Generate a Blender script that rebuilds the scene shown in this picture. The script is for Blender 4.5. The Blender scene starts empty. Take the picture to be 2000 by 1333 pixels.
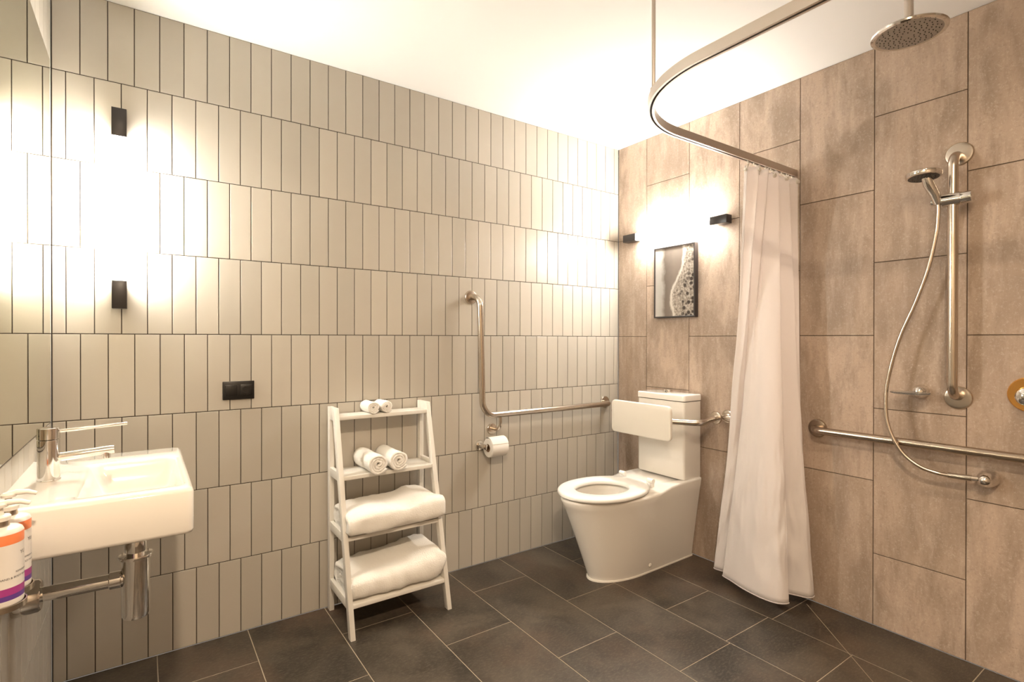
import bpy, bmesh, math, random
from mathutils import Vector, Matrix, noise
PI = math.pi
random.seed(7)
SC = bpy.context.scene
COL = SC.collection

# ---------------------------------------------------------------- camera
CZ = 1.1773
yaw, pit, rol, fpx = .6092, -.0039, .0011, 1029.66
cam_d = bpy.data.cameras.new('camera'); cam = bpy.data.objects.new('camera', cam_d); COL.objects.link(cam)
cam_d.sensor_width = 36.0; cam_d.lens = 36.0*fpx/2000.0; cam_d.clip_start = .02
F = Vector((math.sin(yaw)*math.cos(pit), math.cos(yaw)*math.cos(pit), math.sin(pit)))
R = F.cross(Vector((0, 0, 1))).normalized(); U = R.cross(F)
R, U = R*math.cos(rol)+U*math.sin(rol), -R*math.sin(rol)+U*math.cos(rol)
M = Matrix((R, U, -F)).transposed().to_4x4(); M.translation = Vector((0, 0, CZ))
cam.matrix_world = M
SC.camera = cam

# ---------------------------------------------------------------- colour management, world
SC.view_settings.view_transform = 'Standard'; SC.view_settings.look = 'None'
SC.view_settings.gamma = 1.0; SC.view_settings.use_curve_mapping = False
SC.view_settings.exposure = 2.3
w = bpy.data.worlds.new('world'); SC.world = w; w.use_nodes = True
w.node_tree.nodes['Background'].inputs[0].default_value = (1, .9, .78, 1)
w.node_tree.nodes['Background'].inputs[1].default_value = .05

# room: back wall (tiled) y=YA, right wall x=XB, left wall x=XL, front wall y=YF
XL, YA, XB, YF, CE = -.258, 2.3556, 2.4653, -1.0, 2.375
HJ = 1.1933                        # height of the tile joint near eye level

DOWN = [(.08, -.15, 92.0), (1.05, -.10, 20.0)]   # unseen ceiling light, then an added fill light: x, y, strength
for k, (lx, ly, pw) in enumerate(DOWN):
    ld = bpy.data.lights.new('ceiling_light_and_fill', 'AREA'); ld.shape = 'DISK'; ld.size = .085
    ld.energy = pw*.13; ld.color = (1.0, .79, .575); ld.spread = math.radians(170)
    lo = bpy.data.objects.new('ceiling_light_and_fill', ld); COL.objects.link(lo); lo.location = (lx, ly, CE-.012)
LAMP_POWER = 37.0
LAMP_COL = (1.0, .955, .88)

# ---------------------------------------------------------------- materials
def nm(name):
    m = bpy.data.materials.new(name); m.use_nodes = True
    nt = m.node_tree; return m, nt, nt.nodes['Principled BSDF']
def pbr(name, col, rough=.5, metal=0.0, **kw):
    m, nt, b = nm(name)
    b.inputs['Base Color'].default_value = (*col, 1); b.inputs['Roughness'].default_value = rough
    b.inputs['Metallic'].default_value = metal
    for k, v in kw.items(): b.inputs[k.replace('_', ' ')].default_value = v
    # faint procedural variation in the finish
    tc = nt.nodes.new('ShaderNodeTexCoord'); n = nt.nodes.new('ShaderNodeTexNoise'); n.inputs['Scale'].default_value = 35
    mr = nt.nodes.new('ShaderNodeMapRange'); mr.inputs['To Min'].default_value = rough*.85; mr.inputs['To Max'].default_value = min(1, rough*1.15)
    nt.links.new(tc.outputs['Object'], n.inputs['Vector']); nt.links.new(n.outputs['Fac'], mr.inputs['Value'])
    nt.links.new(mr.outputs['Result'], b.inputs['Roughness'])
    return m
def mix(nt, a, b, fac, mode='MIX'):
    n = nt.nodes.new('ShaderNodeMix'); n.data_type = 'RGBA'; n.blend_type = mode
    for sock, v in ((n.inputs[6], a), (n.inputs[7], b), (n.inputs[0], fac)):
        if isinstance(v, (tuple, list)): sock.default_value = (*v, 1)
        elif isinstance(v, (int, float)): sock.default_value = v
        else: nt.links.new(v, sock)
    return n.outputs[2]
def noise_n(nt, vec, scale, detail=4, rough=.55, dist=0):
    n = nt.nodes.new('ShaderNodeTexNoise'); n.inputs['Scale'].default_value = scale
    n.inputs['Detail'].default_value = detail; n.inputs['Roughness'].default_value = rough; n.inputs['Distortion'].default_value = dist
    if vec is not None: nt.links.new(vec, n.inputs['Vector'])
    return n.outputs['Fac']
def ramp(nt, fac, stops):
    n = nt.nodes.new('ShaderNodeValToRGB'); e = n.color_ramp.elements
    while len(e) < len(stops): e.new(.5)
    for i, (p, c) in enumerate(stops): e[i].position = p; e[i].color = (*c, 1)
    nt.links.new(fac, n.inputs['Fac']); return n.outputs['Color']
def mapping(nt, scale=(1, 1, 1), loc=(0, 0, 0)):
    tc = nt.nodes.new('ShaderNodeTexCoord'); mp = nt.nodes.new('ShaderNodeMapping')
    mp.inputs['Scale'].default_value = scale; mp.inputs['Location'].default_value = loc
    nt.links.new(tc.outputs['Object'], mp.inputs['Vector']); return mp.outputs['Vector']
def bump(nt, b, h, strength, dist=.002):
    n = nt.nodes.new('ShaderNodeBump'); n.inputs['Strength'].default_value = strength; n.inputs['Distance'].default_value = dist
    nt.links.new(h, n.inputs['Height']); nt.links.new(n.outputs['Normal'], b.inputs['Normal'])
def attr(nt, name):
    n = nt.nodes.new('ShaderNodeAttribute'); n.attribute_name = name; return n

def mat_sage():
    m, nt, b = nm('sage_tile')
    a = attr(nt, 'tint')
    c = mix(nt, (.436, .402, .343), (.514, .472, .404), a.outputs['Fac'])
    v = noise_n(nt, mapping(nt, (1, 1, .5)), 9, 2)
    c2 = mix(nt, c, (.51, .482, .422), v); mixf = mix(nt, c, c2, .35)
    nt.links.new(mixf, b.inputs['Base Color'])
    b.inputs['Roughness'].default_value = .30
    bump(nt, b, noise_n(nt, mapping(nt), 14, 1), .12, .004)
    return m
def mat_stone():
    m, nt, b = nm('brown_stone_tile')
    a = attr(nt, 'tint')
    base = mix(nt, (0.378, 0.287, 0.217), (0.467, 0.359, 0.280), a.outputs['Fac'])
    big = noise_n(nt, mapping(nt, (3, 3, 1.1)), 2.2, 5, .6, .6)
    c = mix(nt, base, (0.297, 0.224, 0.168), ramp(nt, big, [(.44, (0, 0, 0)), (.62, (1, 1, 1))]))
    st = noise_n(nt, mapping(nt, (10, 10, 1.6)), 1.8, 6, .72)
    c = mix(nt, c, (0.534, 0.427, 0.346), ramp(nt, st, [(.50, (0, 0, 0)), (.72, (0.700, 0.700, 0.700))]))
    c = mix(nt, c, (0.245, 0.179, 0.132), ramp(nt, noise_n(nt, mapping(nt, (9, 9, 2.2), (5, 2, 1)), 1.9, 7, .75), [(.50, (0, 0, 0)), (.72, (0.800, 0.800, 0.800))]))
    fine = noise_n(nt, mapping(nt), 130, 3, .8)
    c = mix(nt, c, (0.623, 0.524, 0.444), ramp(nt, fine, [(.54, (0, 0, 0)), (.74, (0.600, 0.600, 0.600))]))
    c = mix(nt, c, (0.208, 0.150, 0.115), ramp(nt, noise_n(nt, mapping(nt, (1, 1, 1), (7, 3, 2)), 95, 3, .8), [(.55, (0, 0, 0)), (.76, (0.600, 0.600, 0.600))]))
    vo = nt.nodes.new('ShaderNodeTexVoronoi'); vo.inputs['Scale'].default_value = 75; nt.links.new(mapping(nt), vo.inputs['Vector'])
    sp = ramp(nt, vo.outputs['Distance'], [(.0, (1, 1, 1)), (.10, (0, 0, 0))])
    gate = ramp(nt, noise_n(nt, mapping(nt), 7, 3), [(.52, (0, 0, 0)), (.66, (0.550, 0.550, 0.550))])
    f = mix(nt, sp, gate, 1.0, 'MULTIPLY')
    c = mix(nt, c, (0.636, 0.583, 0.499), f)
    nt.links.new(c, b.inputs['Base Color']); b.inputs['Roughness'].default_value = .55
    bump(nt, b, fine, .12, .001)
    return m
def mat_slate():
    m, nt, b = nm('charcoal_floor_tile')
    a = attr(nt, 'tint')
    base = mix(nt, (.019, .015, .0112), (.033, .0255, .019), a.outputs['Fac'])
    big = noise_n(nt, mapping(nt), 3.2, 6, .62, .5)
    c = mix(nt, base, (.082, .065, .047), ramp(nt, big, [(.40, (0, 0, 0)), (.64, (1, 1, 1))]))
    c = mix(nt, c, (.092, .056, .036), ramp(nt, noise_n(nt, mapping(nt, (1, 1, 1), (11, 4, 0)), 2.0, 5, .65), [(.50, (0, 0, 0)), (.68, (.75, .75, .75))]))
    fine = noise_n(nt, mapping(nt, (1, 2.2, 1)), 60, 5, .75)
    c = mix(nt, c, (.150, .120, .088), ramp(nt, fine, [(.48, (0, 0, 0)), (.74, (.7, .7, .7))]))
    c = mix(nt, c, (.02, .017, .013), ramp(nt, noise_n(nt, mapping(nt, (1, 1, 1), (3, 8, 0)), 9, 5, .7), [(.55, (0, 0, 0)), (.78, (.7, .7, .7))]))
    nt.links.new(c, b.inputs['Base Color'])
    rr = ramp(nt, big, [(.3, (.34, .34, .34)), (.8, (.5, .5, .5))]); nt.links.new(rr, b.inputs['Roughness'])
    bump(nt, b, fine, .15, .0015)
    return m
def mat_fabric(name, col, trans=.0, bscale=420, bstr=.25, rough=.9, big=0):
    m, nt, b = nm(name)
    b.inputs['Base Color'].default_value = (*col, 1); b.inputs['Roughness'].default_value = rough
    b.inputs['Sheen Weight'].default_value = .15
    bump(nt, b, noise_n(nt, mapping(nt), bscale, 3, .7), bstr, .003)
    if trans > 0:
        t = nt.nodes.new('ShaderNodeBsdfTranslucent'); t.inputs['Color'].default_value = (*col, 1)
        mx = nt.nodes.new('ShaderNodeMixShader'); mx.inputs[0].default_value = trans
        out = nt.nodes['Material Output']
        nt.links.new(b.outputs[0], mx.inputs[1]); nt.links.new(t.outputs[0], mx.inputs[2]); nt.links.new(mx.outputs[0], out.inputs['Surface'])
    return m
def mat_emit(name, col, s):
    m, nt, b = nm(name)
    b.inputs['Base Color'].default_value = (1, .96, .9, 1); b.inputs['Roughness'].default_value = .4
    b.inputs['Emission Color'].default_value = (*col, 1); b.inputs['Emission Strength'].default_value = s
    return m
def mat_brushed(name, col, rough):
    m, nt, b = nm(name)
    b.inputs['Metallic'].default_value = 1
    v = noise_n(nt, mapping(nt, (60, 60, 60)), 6, 3)
    nt.links.new(mix(nt, tuple(x*.93 for x in col), col, v), b.inputs['Base Color'])
    b.inputs['Roughness'].default_value = rough
    return m

SAGE, STONE, SLATE = mat_sage(), mat_stone(), mat_slate()
GROUT_D = pbr('dark_grout', (.050, .036, .026), .85)
GROUT_S = pbr('brown_grout', (.085, .058, .038), .85)
GROUT_L = pbr('pale_floor_grout', (.36, .30, .22), .85)
PAINT = pbr('ceiling_paint', (.86, .85, .825), .8)
CERAM = pbr('white_ceramic', (.78, .745, .685), .10, 0, Coat_Weight=.5, Coat_Roughness=.04)
SEATP = pbr('white_seat_plastic', (.90, .88, .84), .22)
WHITEP = pbr('white_plastic', (.74, .70, .63), .35)
WOODW = pbr('white_painted_wood', (.74, .71, .65), .42)
CHROME = mat_brushed('chrome', (.80, .78, .75), .06)
STEEL = mat_brushed('brushed_steel', (.60, .53, .45), .24)
STEELD = mat_brushed('rail_steel', (.46, .38, .30), .26)
SATIN = mat_brushed('satin_aluminium', (.62, .56, .50), .38)
CHROME_WARM = mat_brushed('chrome_gold_reflection', (.85, .46, .13), .12)  # chrome mixer plate: its warm reflection painted in as gold base colour
BLACK = pbr('black_metal', (.022, .017, .016), .35)
BLACKP = pbr('black_plastic', (.010, .009, .008), .3)
DARK = pbr('dark_slot', (.03, .022, .016), .7)
MIRR = mat_brushed('mirror_silver', (.72, .72, .61), .005)
TOWEL = mat_fabric('towel_cotton', (.88, .85, .79), 0, 190, .9, .95)
CURT = mat_fabric('curtain_fabric', (.88, .83, .81), .30, 700, .08, .6)
PAPER = mat_fabric('tissue_paper', (.80, .77, .72), 0, 300, .15)
DIFF = mat_emit('lamp_diffuser', LAMP_COL, LAMP_POWER)
ROSE = pbr('rose_face', (.36, .32, .27), .35, .3)
GLASS = pbr('soap_dish_glass', (.9, .9, .88), .03, 0, Transmission_Weight=.9, IOR=1.45)
def lab(name, c): return pbr(name, c, .4)
LORANGE, LWHITE, LPURP, LMAG, INK = lab('label_orange', (.72, .20, .07)), lab('label_white', (.66, .62, .57)), lab('label_purple', (.10, .04, .22)), lab('label_magenta', (.32, .04, .20)), lab('label_ink', (.03, .025, .03))

# ---------------------------------------------------------------- object helpers
def thing(name, label, cat, loc=(0, 0, 0), group=None):
    o = bpy.data.objects.new(name, None); COL.objects.link(o); o.location = loc; o.empty_display_size = .05
    o['label'] = label; o['category'] = cat
    if group: o['group'] = group
    return o
def rootloc(p):
    v = Vector((0, 0, 0))
    while p is not None: v += Vector(p.location); p = p.parent
    return v
def obj(name, bm, mats, parent=None, label=None, smooth=True, angle=35, loc=None):
    if not isinstance(mats, (list, tuple)): mats = [mats]
    bmesh.ops.recalc_face_normals(bm, faces=bm.faces[:])
    pl = rootloc(parent)
    if loc is None and parent is None: loc = Vector((0, 0, 0))
    if loc is not None:
        sh = Vector(loc)
    else: sh = pl
    bm.transform(Matrix.Translation(-sh))
    me = bpy.data.meshes.new(name); bm.to_mesh(me); bm.free()
    for m in mats: me.materials.append(m)
    if smooth:
        for p in me.polygons: p.use_smooth = True
        me.set_sharp_from_angle(angle=math.radians(angle))
    o = bpy.data.objects.new(name, me); COL.objects.link(o)
    if parent is not None: o.parent = parent
    o.location = sh-pl
    if label: o['label'] = label
    return o
def tag(o, label, cat, group=None):
    o['label'] = label; o['category'] = cat
    if group: o['group'] = group
def struct(o): o['kind'] = 'structure'; return o
def NB(): return bmesh.new()
def box(bm, x0, x1, y0, y1, z0, z1, bev=0, seg=2, mat=None):
    g = bmesh.ops.create_cube(bm, size=1.0); vs = g['verts']
    for v in vs: v.co = Vector(((x0+x1)/2+v.co.x*(x1-x0), (y0+y1)/2+v.co.y*(y1-y0), (z0+z1)/2+v.co.z*(z1-z0)))
    fs = list({f for v in vs for f in v.link_faces})
    if mat is not None:
        for f in fs: f.material_index = mat
    if bev:
        es = list({e for v in vs for e in v.link_edges})
        bmesh.ops.bevel(bm, geom=es, offset=bev, segments=seg, affect='EDGES', profile=.5)
def hexa(bm, bot, top, bev=0):
    """box from 4 bottom + 4 top points"""
    vs = [bm.verts.new(p) for p in list(bot)+list(top)]
    fs = [bm.faces.new([vs[i] for i in q]) for q in ((3, 2, 1, 0), (4, 5, 6, 7), (0, 1, 5, 4), (1, 2, 6, 5), (2, 3, 7, 6), (3, 0, 4, 7))]
    if bev: bmesh.ops.bevel(bm, geom=list({e for f in fs for e in f.edges}), offset=bev, segments=2, affect='EDGES', profile=.5)
def loft(bm, loops, cap0=True, cap1=True, mats=None, closed=False):
    rings = [[bm.verts.new(p) for p in lp] for lp in loops]
    n = len(rings[0]); last = len(rings) if closed else len(rings)-1
    for i in range(last):
        a, b = rings[i], rings[(i+1) % len(rings)]
        for j in range(n):
            f = bm.faces.new((a[j], a[(j+1) % n], b[(j+1) % n], b[j]))
            if mats: f.material_index = mats[i]
    if cap0 and not closed: bm.faces.new(rings[0][::-1]).material_index = (mats[0] if mats else 0)
    if cap1 and not closed: bm.faces.new(rings[-1]).material_index = (mats[-1] if mats else 0)
    return rings
def frame_for(d):
    d = d.normalized(); up = Vector((0, 0, 1)) if abs(d.z) < .95 else Vector((1, 0, 0))
    a = d.cross(up).normalized(); return a, a.cross(d).normalized()
def tube(bm, pts, r, n=16, cap=True):
    pts = [Vector(p) for p in pts]; rad = r if isinstance(r, (list, tuple)) else [r]*len(pts)
    a = None; loops = []
    for i, p in enumerate(pts):
        d = (pts[min(i+1, len(pts)-1)]-pts[max(i-1, 0)]).normalized()
        if a is None: a, b = frame_for(d)
        else:
            a = (a-d*a.dot(d)).normalized(); b = a.cross(d)
        loops.append([p+(a*math.cos(t)+b*math.sin(t))*rad[i] for t in [2*PI*k/n for k in range(n)]])
    loft(bm, loops, cap, cap)
def lathe(bm, o, d, prof, n=32, mats=None, cap0=True, cap1=True):
    """prof: list of (distance along d, radius)"""
    o, d = Vector(o), Vector(d).normalized(); a, b = frame_for(d)
    loops = [[o+d*h+(a*math.cos(t)+b*math.sin(t))*max(r, 1e-5) for t in [2*PI*k/n for k in range(n)]] for h, r in prof]
    loft(bm, loops, cap0, cap1, mats)
def fillet(pts, rads, seg=8):
    """polyline with rounded corners"""
    pts = [Vector(p) for p in pts]; out = [pts[0]]
    for i in range(1, len(pts)-1):
        p = pts[i]; u = (pts[i-1]-p).normalized(); v = (pts[i+1]-p).normalized(); r = rads[i-1]
        ang = u.angle(v); t = r/math.tan(ang/2)
        a, b = p+u*t, p+v*t; c = p+(u+v).normalized()*(r/math.sin(ang/2))
        va, vb = a-c, b-c; th = va.angle(vb)
        for k in range(seg+1):
            s = k/seg; out.append(c+(va*math.sin((1-s)*th)+vb*math.sin(s*th))/math.sin(th))
    out.append(pts[-1]); return out
def catmull(pts, seg=10):
    P = [Vector(p) for p in pts]; P = [2*P[0]-P[1]]+P+[2*P[-1]-P[-2]]; out = []
    for i in range(1, len(P)-2):
        for k in range(seg):
            t = k/seg; p0, p1, p2, p3 = P[i-1:i+3]
            out.append(.5*((2*p1)+(-p0+p2)*t+(2*p0-5*p1+4*p2-p3)*t*t+(-p0+3*p1-3*p2+p3)*t**3))
    out.append(P[-2]); return out
def rrect(x0, x1, y0, y1, r, z, n=6):
    """rounded rectangle loop; z may be a function of x,y"""
    out = []
    for cx, cy, a0 in ((x1-r, y1-r, 0), (x0+r, y1-r, PI/2), (x0+r, y0+r, PI), (x1-r, y0+r, 1.5*PI)):
        for k in range(n+1):
            a = a0+k/n*PI/2; x, y = cx+r*math.cos(a), cy+r*math.sin(a)
            out.append((x, y, z(x, y) if callable(z) else z))
    return out

# ---------------------------------------------------------------- tiled surfaces
def tile(bm, lay, P, u0, u1, v0, v1, tint, dep=.0016, bev=.0016):
    """a raised tile with an eased edge; P(u,v,h) -> point, h = height above the grout bed"""
    L = [[(u0, v0), (u1, v0), (u1, v1), (u0, v1)]]
    ins = [(0, 0), (0, dep*.45), (bev*.35, dep*.85), (bev, dep)]
    rings = []
    for i, (q, h) in enumerate(ins):
        rings.append([bm.verts.new(P(u, v, h)) for u, v in ((u0+q, v0+q), (u1-q, v0+q), (u1-q, v1-q), (u0+q, v1-q))])
    fs = []
    for a, b in zip(rings, rings[1:]):
        for j in range(4): fs.append(bm.faces.new((a[j], a[(j+1) % 4], b[(j+1) % 4], b[j])))
    fs.append(bm.faces.new(rings[-1]))
    for f in fs:
        f.material_index = 0
        for lp in f.loops: lp[lay] = (tint, tint, tint, 1)
def tiled(name, P, rects, U, V, mats, flip, joint, thick=.10, bev=.0016, dep=.0026):
    bm = NB(); lay = bm.loops.layers.float_color.new('tint')
    for (u0, u1, v0, v1) in rects:
        u0, u1, v0, v1 = max(u0, U[0]+.0015), min(u1, U[1]-.0015), max(v0, V[0]), min(v1, V[1])
        if u1-u0 < .004 or v1-v0 < .004: continue
        tile(bm, lay, P, u0+joint/2, u1-joint/2, v0+joint/2, v1-joint/2, random.random(), dep, bev)
    c = [(U[0], V[0]), (U[1], V[0]), (U[1], V[1]), (U[0], V[1])]
    f = [bm.verts.new(P(u, v, 0)) for u, v in c]; b = [bm.verts.new(P(u, v, -thick)) for u, v in c]
    fs = [bm.faces.new(f), bm.faces.new(b[::-1])]+[bm.faces.new((f[j], b[j], b[(j+1) % 4], f[(j+1) % 4])) for j in range(4)]
    for q in fs: q.material_index = 1
    me_faces = bm.faces[:]
    if flip: bmesh.ops.reverse_faces(bm, faces=me_faces)
    me = bpy.data.meshes.new(name); bm.to_mesh(me); bm.free()
    for m in mats: me.materials.append(m)
    o = bpy.data.objects.new(name, me); COL.objects.link(o); return struct(o)
DEP = .0026
# back wall: upright sage tiles, alternate rows shifted by half a tile
PW, PH = .0767, .2995
rects = []
for r in range(-4, 4):
    z0 = HJ+r*PH; off = 0 if r % 2 else .5
    for k in range(-1, 37): rects.append((XL+(k+off)*PW, XL+(k+1+off)*PW, z0, z0+PH))
tiled('wall_back', lambda u, v, h: (u, YA+DEP-h, v), rects, (XL, XB), (0, CE), [SAGE, GROUT_D], False, .0026)
# left wall (behind mirror and basin): the same tile
rects = []
for r in range(-4, 4):
    z0 = HJ+r*PH; off = 0 if r % 2 else .5
    for k in range(-1, 46): rects.append((YA-(k+1+off)*PW, YA-(k+off)*PW, z0, z0+PH))
tiled('wall_left', lambda u, v, h: (XL-DEP+h, u, v), rects, (YF, YA), (0, CE), [SAGE, GROUT_D], False, .0022)
# right wall: large brown stone-look tiles, columns staggered by half a tile
rects = []; CW = .2996; y1 = YA; col = 0
while y1 > YF:
    y0 = YA-.2286 if col == 0 else y1-CW
    off = 0 if col % 2 == 0 else -.2995
    for k in range(-3, 4): rects.append((y0, y1, HJ+off+k*.599, HJ+off+(k+1)*.599))
    y1 = y0; col += 1
tiled('wall_right', lambda u, v, h: (XB+DEP-h, u, v), rects, (YF, YA), (0, CE), [STONE, GROUT_S], True, .0030, bev=.0010)
# front wall, ceiling
bm = NB(); box(bm, XL-.1, XB+.1, YF-.1, YF, 0, CE+.1); struct(obj('wall_front', bm, pbr('taupe_wall_paint', (.42, .34, .26), .7), smooth=False))
bm = NB(); box(bm, XL-.1, XB+.1, YF-.1, YA+.1, CE, CE+.1); struct(obj('ceiling', bm, PAINT, smooth=False))
# floor: charcoal tiles in half-bond columns; the shower corner is cut along a diagonal fall line
rects = []; FP = .3036; x0 = 1.2525-FP*5; k = 0
while x0 < XB:
    x1 = x0+FP
    ph = 2.1045 if round((x0-1.2525)/FP) % 2 == 0 else 1.7985
    for j in range(-2, 8): rects.append((x0, x1, ph-(j+1)*.6115, ph-j*.6115))
    x0 = x1
cut = []
for (a, b, c, d) in rects:                      # shower zone: extra joint at y=1.205
    if a > 1.80 and c < 1.18 and d > 1.22: cut += [(a, b, c, 1.2050), (a, b, 1.2050, d)]
    else: cut.append((a, b, c, d))
bm = NB(); lay = bm.loops.layers.float_color.new('tint')
for (a, b, c, d) in cut:
    a, b, c, d = max(a, XL), min(b, XB), max(c, YF), min(d, YA)
    if b-a < .01 or d-c < .01: continue
    tile(bm, lay, lambda u, v, h: (u, v, -.0010+h), a+.0016, b-.0016, c+.0016, d-.0016, random.random(), .0010, .0008)
# diagonal cut joint strip set into the tiles
p0, p1 = Vector((2.4145, 1.1695, .00015)), Vector((1.95, .66, .00015)); dd = (p1-p0).normalized(); sd = Vector((-dd.y, dd.x, 0))*.0011
f = bm.faces.new([bm.verts.new(p) for p in (p0-sd, p1-sd, p1+sd, p0+sd)]); f.material_index = 1
c = [(XL, YF), (XB, YF), (XB, YA), (XL, YA)]
tp = [bm.verts.new((x, y, -.0010)) for x, y in c]; bt = [bm.verts.new((x, y, -.1)) for x, y in c]
for q in [bm.faces.new(tp), bm.faces.new(bt[::-1])]+[bm.faces.new((tp[j], bt[j], bt[(j+1) % 4], tp[(j+1) % 4])) for j in range(4)]: q.material_index = 1
me = bpy.data.meshes.new('floor'); bm.to_mesh(me); bm.free(); me.materials.append(SLATE); me.materials.append(GROUT_L)
o = bpy.data.objects.new('floor', me); COL.objects.link(o); struct(o)

# ---------------------------------------------------------------- ceiling downlight and added fill light (behind the viewer)
for k, (lx, ly, pw) in enumerate(DOWN):
    t = thing('downlight_and_fill', ['recessed round white downlight in the ceiling near the mirror wall', 'added fill light with round white ring in the ceiling over the middle of the room'][k], 'ceiling light', (lx, ly, CE))
    bm = NB(); lathe(bm, (lx, ly, CE), (0, 0, -1), [(0, .062), (.004, .062), (.006, .055), (.006, .046), (0, .046)], 32, cap0=False, cap1=False); obj('trim_ring', bm, WHITEP, t)

# ---------------------------------------------------------------- mirror
t = thing('wall_mirror', 'frameless rectangular mirror on the left wall above the basin', 'mirror', (XL, 1.6, .905))
bm = NB(); box(bm, XL, XL+.0085, .95, 2.2575, .9035, 2.0815); obj('backing', bm, DARK, t, smooth=False)
bm = NB(); box(bm, XL+.004, XL+.009, .95, 2.255, .905, 2.080, .0008, 1); obj('mirror_glass', bm, MIRR, t, smooth=False)

# ---------------------------------------------------------------- linear wall lamps
def lamp(label, T, loc, L=.70, cap=.098, s=.043):
    """T(a, b, h): a along the lamp (centred), b across, h off the wall"""
    t = thing('wall_lamp', label, 'wall lamp', loc, 'black capped tube lamps')
    def bx(a0, a1, b0, b1, h0, h1, bev):
        bm = NB(); box(bm, a0, a1, b0, b1, h0, h1, bev)
        for v in bm.verts: v.co = Vector(T(*v.co))
        return bm
    obj('mounting_channel', bx(-L/2+.01, L/2-.01, -.012, .012, 0, .014, 0), BLACK, t)
    for sgn in (-1, 1):
        a0, a1 = sorted((sgn*L/2, sgn*(L/2-cap)))
        obj('end_cap', bx(a0, a1, -s/2, s/2, .014, .060, .0012), BLACK, t)
    obj('light_tube', bx(-L/2+cap, L/2-cap, -s/2+.001, s/2-.001, .015, .059, .004), DIFF, t, label='glowing white light tube')
lx = -.071
lamp('upright wall lamp with black ends on pale tiles beside the mirror', lambda a, b, h: (lx+b, YA-h, 1.633+a), (lx, YA, 1.633))
lamp('horizontal wall lamp with black ends above the framed picture', lambda a, b, h: (XB-h, 1.912-a, 1.789+b), (XB, 1.912, 1.789))

# ---------------------------------------------------------------- framed picture
def mat_art():
    m, nt, b = nm('coast_photograph')
    tc = nt.nodes.new('ShaderNodeTexCoord'); sp = nt.nodes.new('ShaderNodeSeparateXYZ'); nt.links.new(tc.outputs['Generated'], sp.inputs[0])
    def mth(op, a, b=None, c=None):
        n = nt.nodes.new('ShaderNodeMath'); n.operation = op
        for i, v in enumerate((a, b, c)):
            if v is None: continue
            if isinstance(v, (int, float)): n.inputs[i].default_value = v
            else: nt.links.new(v, n.inputs[i])
        return n.outputs[0]
    u = mth('SUBTRACT', 1.0, sp.outputs['Y']); v = sp.outputs['Z']
    wob = mth('MULTIPLY', mth('SUBTRACT', noise_n(nt, mapping(nt), 16, 4), .5), .28)
    # shore line position along the sheet
    sl = mth('ADD', mth('ADD', .50, mth('MULTIPLY', mth('SINE', mth('MULTIPLY', v, 5.6)), -.10)), mth('MULTIPLY', v, .18))
    d = mth('ADD', mth('SUBTRACT', u, sl), mth('MULTIPLY', wob, .5))
    sea = ramp(nt, mth('ADD', u, mth('MULTIPLY', wob, .6)), [(.0, (.46, .44, .42)), (.17, (.38, .36, .33)), (.27, (.14, .115, .095)), (.50, (.20, .165, .14))])
    rock = noise_n(nt, mapping(nt), 75, 6, .75)
    land = ramp(nt, rock, [(.36, (.10, .08, .065)), (.50, (.30, .26, .22)), (.66, (.52, .47, .41))])
    vo = nt.nodes.new('ShaderNodeTexVoronoi'); vo.inputs['Scale'].default_value = 40; nt.links.new(mapping(nt), vo.inputs['Vector'])
    blob = ramp(nt, vo.outputs['Distance'], [(.34, (1, 1, 1)), (.55, (0, 0, 0))])
    right = ramp(nt, mth('ADD', d, wob), [(.10, (0, 0, 0)), (.26, (1, 1, 1))])
    land = mix(nt, land, (.045, .036, .03), mix(nt, blob, right, 1.0, 'MULTIPLY'))
    foam = ramp(nt, mth('ABSOLUTE', d), [(.0, (.9, .9, .9)), (.05, (0, 0, 0))])
    c = mix(nt, sea, land, ramp(nt, d, [(-.0, (0, 0, 0)), (.02, (1, 1, 1))]))
    c = mix(nt, c, (.64, .59, .53), foam)
    nt.links.new(c, b.inputs['Base Color']); b.inputs['Roughness'].default_value = .25
    return m
t = thing('framed_picture', 'small black framed black and white coast photograph on the stone wall', 'picture', (XB, 1.908, 1.50))
y0, y1, z0, z1 = 1.769, 2.047, 1.299, 1.703
bm = NB(); fw = .008
for a in ((y0, y1, z0, z0+fw), (y0, y1, z1-fw, z1), (y0, y0+fw, z0+fw, z1-fw), (y1-fw, y1, z0+fw, z1-fw)): box(bm, XB-.030, XB, *a, .0008, 1)
obj('picture_frame', bm, BLACK, t)
bm = NB(); box(bm, XB-.026, XB-.004, y0+fw, y1-fw, z0+fw, z1-fw); obj('photograph', bm, mat_art(), t, smooth=False)

# ---------------------------------------------------------------- wall switch
t = thing('power_outlet', 'black double power outlet plate on the sage tiled wall', 'outlet', (.309, YA, .971))
bm = NB(); box(bm, .2525, .366, YA-.008, YA, .935, 1.0075, .002); obj('plate', bm, BLACKP, t)
for cx, nm_ in ((.283, 'rocker'), (.336, 'socket')):
    bm = NB(); box(bm, cx-.022, cx+.022, YA-.0105, YA-.008, .949, .994, .0015)
    if nm_ == 'socket':
        lathe(bm, (cx, YA-.0105, .972), (0, -1, 0), [(0, .016), (.0015, .016), (.0016, .013), (.0002, .0125)], 24)
    obj(nm_, bm, BLACKP, t)

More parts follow.
